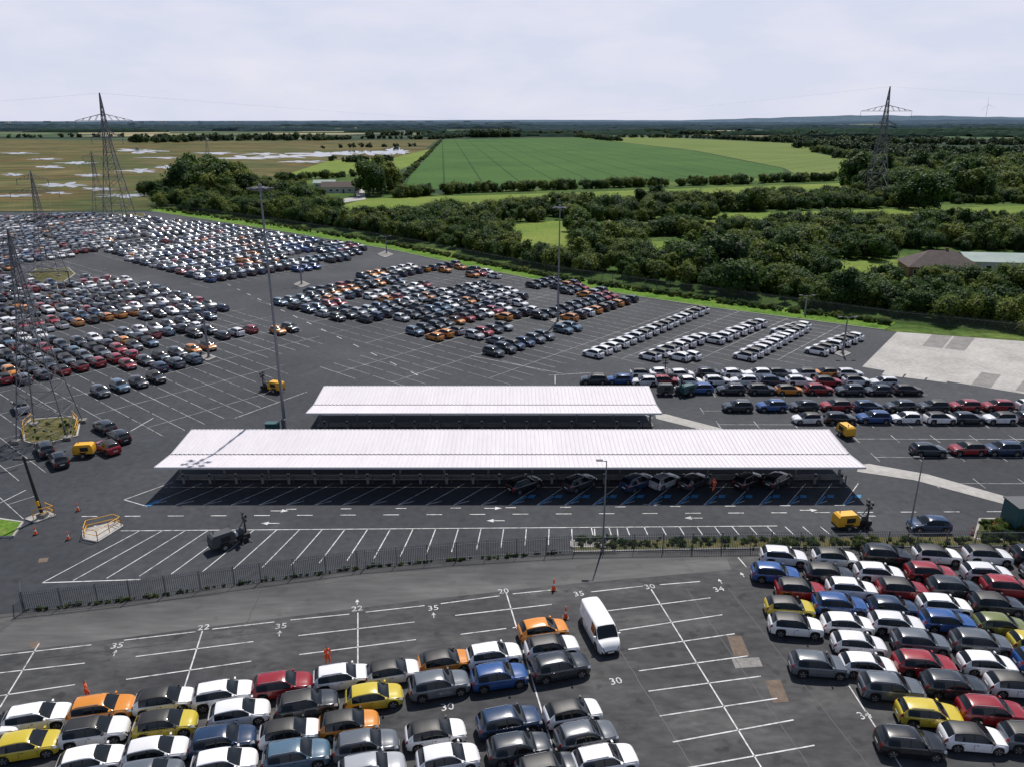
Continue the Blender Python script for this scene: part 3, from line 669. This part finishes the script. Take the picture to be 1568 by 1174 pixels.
def light_tower(u,v,ang,box=True,tower=True,k='yellow'):
    x,y=P(u,v); b=MB()
    if box:
        prof=[(-1.1,.5),(1.1,.5),(1.15,.9),(1.05,1.45),(.85,1.62),(-.85,1.62),(-1.05,1.45),(-1.15,.9)]
        n=len(prof)
        vs=[(a,-.62 if z<1.5 else -.5,z) for a,z in prof]+[(a,.62 if z<1.5 else .5,z) for a,z in prof]
        b.add(vs,[tuple(range(n))]+[tuple(range(n,2*n))[::-1]]+[((i+1)%n,i,n+i,n+(i+1)%n) for i in range(n)],k)
        b.box((0,0,.42),(2.3,1.1,.14),'black')
        for s in(-1,1):
            b.tube((0,s*.62,.33),(0,s*.84,.33),.33,.33,'tyre',16); b.tube((0,s*.845,.33),(0,s*.85,.33),.18,.18,'rim',12); b.box((0,s*.73,.70),(.8,.24,.05),'black')
            b.box((.2,s*.628,1.1),(.9,.02,.5),'black')
        b.tube((1.1,0,.42),(2.2,0,.45),.05,.04,'dsteel',8); b.tube((2.1,0,.02),(2.1,0,.5),.04,.04,'dsteel',8); b.tube((-.6,.2,1.6),(-.6,.2,1.9),.05,.05,'dsteel',8)
    if tower:
        ox=2.0
        b.box((ox,0,.55),(1.1,.9,.5),'black'); b.box((ox-.2,0,1.05),(.6,.6,.5),'dsteel')
        for s in(-1,1):
            b.tube((ox,s*.45,.3),(ox,s*.6,.3),.3,.3,'tyre',14); b.tube((ox-.4,s*.9,.02),(ox,0,.7),.05,.05,'dsteel',6); b.tube((ox+.5,s*.9,.02),(ox,0,.7),.05,.05,'dsteel',6)
        b.tube((ox+.3,0,.6),(ox+.3,0,2.7),.09,.07,'black',8)
        for i,s in enumerate((-1,1)):
            b.box((ox+.3,s*.3,2.65),(.2,.42,.32),'black'); b.box((ox+.195,s*.3,2.65),(.01,.36,.26),'rim')
            b.box((ox+.3,s*.25,2.2),(.2,.34,.26),'dsteel')
        b.tube((ox-.3,.1,1.2),(ox+.3,0,2.2),.05,.05,'dsteel',6); b.box((ox-.55,0,.95),(.3,.5,.35),'lampw')
    return b.obj('mobile_lighting_tower',(x,y,.03),ang,smooth=True)
light_tower(1293,808,math.radians(8)); light_tower(341,838,math.radians(40),k='dsteel'); light_tower(1294,668,math.radians(100),True,False); light_tower(131,698,math.radians(10),True,False)
light_tower(424,600,math.radians(160)); light_tower(1018,604,math.radians(0),k='dsteel'); light_tower(1022,584,math.radians(90),k='dsteel')
light_tower(1052,605,math.radians(30),True,False,'teal')

# ------------------------------------------------------------ people
def person(u,v,ang,stride=.25,name='worker'):
    x,y=P(u,v)
    J=[];E=[];Rr=[]
    def j(p,r,par=None):
        J.append(p);Rr.append(r)
        if par is not None:E.append((par,len(J)-1))
        return len(J)-1
    pel=j((0,0,.95),.14); wa=j((0,0,1.1),.135,pel); ch=j((.01,0,1.32),.165,wa); nk=j((.01,0,1.50),.062,ch); hd=j((.03,0,1.62),.088,nk); ht=j((.02,0,1.73),.082,hd); ns=j((.115,0,1.63),.016,hd)
    for s in(-1,1):
        sh=j((.0,s*.17,1.43),.072,ch); f=s*stride
        el=j((-f*.5-.02,s*.25,1.15),.048,sh); wr=j((-f*.7+.10,s*.26,.93),.032,el); pm=j((-f*.75+.13,s*.26,.86),.036,wr)
        for q in range(4): j((-f*.75+.125,s*.26+(q-1.5)*.019,.775+abs(q-1.2)*.008),.0095,pm)
        j((-f*.75+.175,s*.235,.82),.011,pm)
        hp=j((0,s*.09,.9),.105,pel); kn=j((f*.45+.04,s*.10,.5),.068,hp); an=j((f*.9-.02,s*.10,.09),.046,kn); j((f*.9+.16,s*.12,.045),.042,an)
        j((.03,s*.087,1.62),.018,hd)
    me=D.meshes.new('tmp'); me.from_pydata(J,E,[]); o=D.objects.new('tmp',me); scene.collection.objects.link(o)
    md=o.modifiers.new('s','SKIN')
    for i,sv in enumerate(me.skin_vertices[0].data): sv.radius=(Rr[i],Rr[i]); sv.use_root=(i==0)
    o.modifiers.new('d','SUBSURF').levels=1; o.modifiers['d'].render_levels=1
    bpy.context.view_layer.update()
    nm=D.meshes.new_from_object(o.evaluated_get(bpy.context.evaluated_depsgraph_get())); D.objects.remove(o)
    nm.materials.clear()
    for k in('orange','skin','hair','plate','black'): nm.materials.append(M[k])
    for p in nm.polygons:
        c=p.center; p.use_smooth=True; i=0
        if c.z>1.51: i=2 if (c.z>1.68 or c.x<-.01) else 1
        elif .7<c.z<.92 and abs(c.y)>.215: i=1
        elif c.z<.1: i=4
        elif 1.17<c.z<1.22 or .34<c.z<.39: i=3
        p.material_index=i
    o=put(nm,name,(x,y,.03),ang); return o
person(503,1019,math.radians(-60)); person(135,1072,math.radians(20),.15); person(1092,752,math.radians(200),.2)

# ------------------------------------------------------------ buildings
def house(u,v,w,d,hw,hr,ang,wall,roof,hip,name):
    x,y=P(u,v); par=D.objects.new(name,None); scene.collection.objects.link(par); par.location=(x,y,0); par.rotation_euler=(0,0,ang)
    b=MB(); b.box((0,0,hw/2),(w,d,hw),wall); b.obj('walls',parent=par)
    b=MB(); e=.5; hx=w/2-(d/2 if hip else 0)
    if not hip: hx=w/2+e
    vs=[(-w/2-e,-d/2-e,hw+.003),(w/2+e,-d/2-e,hw+.003),(w/2+e,d/2+e,hw+.003),(-w/2-e,d/2+e,hw+.003),(-hx,0,hw+hr),(hx,0,hw+hr)]
    b.add(vs,[(0,1,5,4),(1,2,5),(2,3,4,5),(3,0,4),(3,2,1,0)],roof); b.obj('roof',parent=par)
    b=MB(); n=max(2,int(w/3.2))
    for i in range(n):
        X=-w/2+w*(i+.5)/n
        if i==n//2: b.box((X,-d/2-.02,1.05),(1,.08,2.1),'teal')
        else:
            b.box((X,-d/2-.01,1.5),(1.5,.08,1.1),'white'); b.box((X,-d/2-.06,1.5),(1.3,.03,.9),'glass')
    b.obj('windows_and_door',parent=par)
    if hip:
        b=MB(); b.box((hx*.4,.4,hw+hr),(.7,.5,1.3),'brick'); b.obj('chimney',parent=par)
house(1436,421,17,11,2.7,3.6,math.radians(-12),'brick','tile',True,'brown_bungalow')
house(1548,414,26,11,3,1.6,math.radians(-8),'render','tin',False,'farm_shed')
house(523,295,20,9,3.2,2.6,math.radians(5),'render','tile',False,'white_farmhouse'); house(498,288,12,7,3,1.6,math.radians(5),'render','tin',False,'farm_shed')
sheet('farm_track',PP([(520,312),(560,306),(556,282),(548,282),(545,302),(505,308)]),.14,'conc')
b=MB()
for i in range(80):
    u=random.choice([U(0,160),U(160,420),U(430,800),U(1280,1568)]); v=U(187.5,191.5); x,y=P(u,v); k=y/5000; b.box((x,y,5*k),(U(15,50)*k,12,U(7,12)*k),'render' if R()<.5 else 'tin')
for u,v in [(62,200),(150,198),(120,196),(610,205),(1162,203),(1300,205)]:
    x,y=P(u,v); b.box((x,y,4),(U(20,45),12,7),'render')
b.obj('distant_buildings')
x,y=P(1508,187); b=MB(); hh=90*y/4500; b.tube((0,0,0),(0,0,hh),3,1.6,'white',10); b.box((0,0,hh),(4,9,4),'white')
for i in range(3):
    a=math.radians(90+120*i+12); b.tube((0,-5,hh),(math.cos(a)*hh*.5,-5,hh+math.sin(a)*hh*.5),2.0,.6,'white',6)
b.obj('wind_turbine',(x,y,0))

# ------------------------------------------------------------ trees
def tree_mesh(name,seed,w,trunk,leaves,nl,lk='leaf',ls=.05):
    rnd=random.Random(seed); b=MB()
    lobes=[]
    for i in range(nl):
        a=rnd.uniform(0,6.28); rr=rnd.uniform(0,.68)*w*.5*(1.1 if i else 0); z=trunk+(1-trunk)*rnd.uniform(.18,.84)
        rad=rnd.uniform(.10,.26)*(.6+.5*w); z=min(z,1.08-rad*.8); z=max(z,trunk*.6+rad*.6); lobes.append((Vector((math.cos(a)*rr,math.sin(a)*rr,z)),rad))
    b.tube((0,0,-.02),(0,0,max(.3,trunk+.15)),.035,.02,'bark',7)
    for c,r in lobes[:5]: b.tube((0,0,max(.1,trunk*.7)),c,.018,.007,'bark',5,False)
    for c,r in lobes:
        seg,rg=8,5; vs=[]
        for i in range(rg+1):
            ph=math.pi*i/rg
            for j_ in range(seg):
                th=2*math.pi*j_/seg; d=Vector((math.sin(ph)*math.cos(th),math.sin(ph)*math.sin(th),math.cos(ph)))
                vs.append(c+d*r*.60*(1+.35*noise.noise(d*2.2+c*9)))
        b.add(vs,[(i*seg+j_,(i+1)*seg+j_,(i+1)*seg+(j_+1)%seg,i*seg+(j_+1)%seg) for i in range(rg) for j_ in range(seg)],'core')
    for i in range(leaves):
        c,r=rnd.choice(lobes); d=Vector((rnd.gauss(0,1),rnd.gauss(0,1),rnd.gauss(.25,1))).normalized()
        rr=r*(.66+.46*rnd.random()+.40*noise.noise(d*2.8+c*11)); p=c+d*rr
        if p.z<.02: continue
        nrm=(d+Vector((rnd.gauss(0,.4),rnd.gauss(0,.4),rnd.gauss(.35,.4)))).normalized(); t=nrm.orthogonal().normalized(); t.rotate(Matrix.Rotation(rnd.uniform(0,6.28),3,nrm)); q=nrm.cross(t); s=ls*rnd.uniform(.5,1.2)
        b.add([p-t*s-q*s*.5,p+t*s*.3-q*s*.7,p+t*s+q*s*.4,p-t*s*.2+q*s*.7],[(0,1,2,3)],lk)
    return b.mesh(name)
VAR=[tree_mesh('tree_a',1,.95,.12,2300,11,ls=.042),tree_mesh('tree_b',2,1.2,.08,2300,12,ls=.045),tree_mesh('tree_c',3,.8,.15,2200,10,ls=.04),tree_mesh('tree_d',8,1.4,.05,2500,14,ls=.045),tree_mesh('bush_a',4,1.7,.0,2600,14,ls=.05),tree_mesh('bush_b',5,2.1,.0,2800,16,ls=.052)]
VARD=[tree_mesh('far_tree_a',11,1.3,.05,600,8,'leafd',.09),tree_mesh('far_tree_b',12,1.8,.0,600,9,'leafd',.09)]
def instancer(name,me,pts):
    if not pts: return
    b=MB()
    for x,y,z,s in pts:
        a=U(0,6.28); ca,sa=math.cos(a)*s*.7071,math.sin(a)*s*.7071
        b.add([(x+ca,y+sa,z),(x-sa,y+ca,z),(x-ca,y-sa,z),(x+sa,y-ca,z)],[(0,1,2,3)],'bark')
    p=b.obj(name); p.instance_type='FACES'; p.use_instance_faces_scale=True; p.instance_faces_scale=1; p.show_instancer_for_render=False; p.show_instancer_for_viewport=False
    c=put(me,me.name,parent=p); return p
def spread(name,meshes,pts):
    gr=[[] for _ in meshes]
    for p in pts: gr[random.randrange(len(meshes))].append(p)
    for m_,g_ in zip(meshes,gr): instancer(name,m_,g_)
clear=[PP(q) for q in [[(500,330),(560,303),(860,294),(1290,279),(1310,300),(860,322),(600,334)],[(778,342),(864,338),(884,396),(784,396)],[(980,370),(1112,364),(1120,400),(985,404)],
  [(1270,400),(1395,396),(1405,438),(1265,438)],[(1090,326),(1640,312),(1640,338),(1090,354)],[(880,343),(1090,336),(1090,354),(890,364)],[(1385,385),(1640,385),(1640,440),(1380,432)],[(490,272),(570,268),(575,312),(490,318)]]]
def scatter(poly,dens,smin,smax,excl=True,clump=.0):
    g_=PP(poly) ; xs_=[p[0] for p in g_]; ys_=[p[1] for p in g_]; A=(max(xs_)-min(xs_))*(max(ys_)-min(ys_)); out=[]
    for i in range(int(A*dens)):
        x,y=U(min(xs_),max(xs_)),U(min(ys_),max(ys_))
        if not inpoly(x,y,g_): continue
        if excl and any(inpoly(x,y,c) for c in clear): continue
        nz=noise.noise(Vector((x*.03,y*.03,3.3)))
        if nz<clump: continue
        out.append((x,y,0,U(smin,smax)*(1+.45*nz)*(1.4 if R()<.08 else 1)))
    return out
belt=scatter([(232,318),(244,292),(300,276),(420,284),(560,318),(620,318),(900,312),(1250,300),(1450,292),(1900,292),(1900,545),(1568,508),(1372,487),(1100,450),(860,415),(720,389),(600,366),(420,339)],.068,2.4,6.0,True,-.34)
spread('woodland_trees',VAR,belt)
def hedge(pl,w,sp,smin,smax):
    out=[]; p=PP(pl)
    for a,c in zip(p,p[1:]):
        L=math.hypot(c[0]-a[0],c[1]-a[1]); n=int(L/sp)+1
        for i in range(n):
            t=R(); out.append((a[0]+(c[0]-a[0])*t+U(-w,w),a[1]+(c[1]-a[1])*t+U(-w,w),0,U(smin,smax)))
    return out
big=scatter([(1290,290),(1400,262),(1900,255),(1900,330),(1440,330),(1300,305)],.022,7,12,False)+scatter([(1440,465),(1900,510),(1900,440),(1470,430)],.024,6,9.5,False)+scatter([(285,300),(300,272),(350,268),(400,290),(380,305)],.025,8,12,False)
big+=hedge([(620,362),(720,383),(860,408),(1100,442),(1372,477),(1568,500),(1850,532)],5,1.7,3,6)+hedge([(250,312),(420,334),(620,362)],6,2.0,4,7.5)
spread('woodland_trees',VAR[:4],big)
hp=hedge([(602,303),(700,296),(900,289),(1100,283),(1300,276)],3,1.5,3.5,6)+hedge([(430,279),(520,272),(600,266),(604,298)],3,2.2,3,6)+hedge([(232,300),(290,290)],8,2,5,8)+hedge([(1250,232),(1330,248),(1420,266)],7,2.5,5,8)+hedge([(598,296),(675,216)],1.5,4,2,3)
spread('hedgerow',VAR,hp)
big=[]
for u,v in [(572,296),(590,296),(580,292),(565,300),(598,294),(583,300)]:
    x,y=P(u,v); big.append((x,y,0,U(14,19)))
for u,v,s in [(310,302,12),(325,304,13),(350,306,12),(370,300,10),(1300,275,8)]:
    x,y=P(u,v); big.append((x,y,0,s))
spread('mature_trees',[VAR[0],VAR[2]],big)
far=hedge([(222,219),(300,216),(400,215),(475,215)],45,4,10,15)+hedge([(475,216),(560,213),(660,214)],10,7,6,10)+hedge([(560,208),(800,208),(900,207)],20,7,8,13)+hedge([(735,211),(780,210)],30,3,14,20)+hedge([(885,210),(945,217)],8,5,7,10)+hedge([(945,211),(1070,212),(1250,221)],10,6,7,10)+hedge([(1190,216),(1400,222),(1700,222)],30,4,9,13)+hedge([(1250,226),(1420,240),(1700,240)],40,3,9,13)+hedge([(1330,244),(1480,252),(1800,250)],28,3,8,12)+hedge([(505,246),(560,250),(610,246)],8,6,4,7)+hedge([(900,206),(1200,208),(1300,208),(1650,210)],30,6,9,13)
far+=hedge([(660,214),(735,209)],8,8,7,10)+hedge([(0,212),(220,210)],10,14,6,10)+hedge([(480,228),(660,224)],8,14,4,7)
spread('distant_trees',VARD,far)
def ribbon(b,x,y,L,ang,h,k,th):
    n=max(6,int(L/ (y*.004))); ca,sa=math.cos(ang),math.sin(ang); vs=[]
    sd=R()*100
    for i in range(n+1):
        t=i/n; hh=h*(.55+.45*min(1,8*t,8*(1-t)))*(1+.55*noise.noise(Vector((i*.7,sd,0)))) ; px=(t-.5)*L
        for q,zz in((-th/2,0),(-th/2*.7,hh*.85),(0,hh),(th/2*.7,hh*.85),(th/2,0)): vs.append((x+px*ca-q*sa,y+px*sa+q*ca,zz))
    b.add(vs,[(i*5+j_,(i+1)*5+j_,(i+1)*5+j_+1,i*5+j_+1) for i in range(n) for j_ in range(4)],k)
b=MB()
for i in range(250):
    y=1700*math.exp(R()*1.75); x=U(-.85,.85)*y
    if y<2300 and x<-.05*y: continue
    ribbon(b,x,y,U(.05,.25)*y,U(-.2,.2),U(8,13) if y<4000 else U(9,13),'dw1' if y<2600 else('dw2' if y<4600 else 'dw3'),U(30,90)*(y/3000))  # distance picks the wood colour with its painted haze tint
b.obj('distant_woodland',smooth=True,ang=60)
b=MB()
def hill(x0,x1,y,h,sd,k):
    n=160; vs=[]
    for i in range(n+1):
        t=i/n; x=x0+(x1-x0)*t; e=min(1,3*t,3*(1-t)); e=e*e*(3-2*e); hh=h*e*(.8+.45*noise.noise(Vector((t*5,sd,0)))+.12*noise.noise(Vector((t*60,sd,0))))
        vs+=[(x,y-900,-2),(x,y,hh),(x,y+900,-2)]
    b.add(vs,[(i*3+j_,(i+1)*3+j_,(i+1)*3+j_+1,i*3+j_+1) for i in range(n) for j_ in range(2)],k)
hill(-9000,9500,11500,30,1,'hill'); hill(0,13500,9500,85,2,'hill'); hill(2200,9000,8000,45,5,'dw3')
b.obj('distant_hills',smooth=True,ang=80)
sc=[]
for i in range(260):
    u=U(885,1660); v=U(826,840); x,y=P(u,v); sc.append((x,y,.1,U(.15,.5)))
for i in range(60):
    u=U(1500,1640); v=U(800,828); x,y=P(u,v); sc.append((x,y,.1,U(.3,.9)))
for i in range(900):
    seg=[(232,321),(420,348),(600,377),(720,402),(860,430),(1100,465),(1360,499)]; k=R()*6; j_=min(5,int(k)); f=k-j_; u=seg[j_][0]*(1-f)+seg[j_+1][0]*f; v=seg[j_][1]*(1-f)+seg[j_+1][1]*f-U(0,4); x,y=P(u,v); sc.append((x,y,.1,U(.3,1.1)))
for i in range(20):
    u=U(50,110); v=U(646,674); x,y=P(u,v); sc.append((x,y,.1,U(.2,.5)))
for i in range(160):
    k=R(); u=40+k*840; seg=fl; 
    for a_,c_ in zip(fl,fl[1:]):
        if a_[0]<=u<=c_[0]: v=a_[1]+(c_[1]-a_[1])*(u-a_[0])/(c_[0]-a_[0])
    x,y=P(u,v-U(-1,2)); sc.append((x,y,.03,U(.08,.3)))
spread('weeds',VAR[4:],sc)

# ------------------------------------------------------------ camera, sun, sky
cam=D.cameras.new('camera'); co=D.objects.new('camera',cam); scene.collection.objects.link(co); co.location=(0,0,H); co.rotation_euler=(math.pi/2-PT,0,0)
cam.sensor_width=36; cam.lens=36*F/1568; cam.clip_end=40000; cam.clip_start=.5; scene.camera=co
el=math.radians(57.5); az=math.atan2(1.53,5.6)
sd=Vector((math.sin(az)*math.cos(el),math.cos(az)*math.cos(el),math.sin(el)))
s=D.lights.new('sun','SUN'); s.energy=5.0; s.angle=math.radians(.5); s.color=(1,.95,.89); so=D.objects.new('sun',s); scene.collection.objects.link(so); so.rotation_euler=sd.to_track_quat('Z','Y').to_euler(); so.location=(0,0,200)
w=D.worlds.new('World'); scene.world=w; w.use_nodes=True; nt=w.node_tree; bg=nt.nodes['Background']; bg.inputs[1].default_value=.08
sk=nt.nodes.new('ShaderNodeTexSky'); sk.sky_type='NISHITA'; sk.sun_disc=False; sk.sun_elevation=el; sk.sun_rotation=az; sk.dust_density=.8; sk.air_density=1.0
tc=nt.nodes.new('ShaderNodeTexCoord'); sx=nt.nodes.new('ShaderNodeSeparateXYZ'); nt.links.new(tc.outputs['Generated'],sx.inputs[0])
mp=nt.nodes.new('ShaderNodeMapping'); mp.inputs['Scale'].default_value=(1,1,3.2); nt.links.new(tc.outputs['Generated'],mp.inputs[0])
nz=nt.nodes.new('ShaderNodeTexNoise'); nz.inputs['Scale'].default_value=6; nz.inputs['Detail'].default_value=9; nz.inputs['Roughness'].default_value=.55; nt.links.new(mp.outputs[0],nz.inputs[0])
cr=nt.nodes.new('ShaderNodeValToRGB'); e=cr.color_ramp.elements; e[0].position=.40; e[0].color=(8.5,9.0,10.9,1); e[1].position=.70; e[1].color=(10.0,9.95,11.4,1); nt.links.new(nz.outputs['Fac'],cr.inputs[0])
mr=nt.nodes.new('ShaderNodeMapRange'); mr.inputs[1].default_value=.14; mr.inputs[2].default_value=.38; mr.inputs[3].default_value=.95; mr.inputs[4].default_value=.03; nt.links.new(sx.outputs[2],mr.inputs[0])
mx=nt.nodes.new('ShaderNodeMixRGB'); nt.links.new(mr.outputs[0],mx.inputs[0]); nt.links.new(sk.outputs[0],mx.inputs[1]); nt.links.new(cr.outputs[0],mx.inputs[2]); nt.links.new(mx.outputs[0],bg.inputs[0])
scene.view_settings.view_transform='Standard'; scene.view_settings.look='None'; scene.view_settings.exposure=0
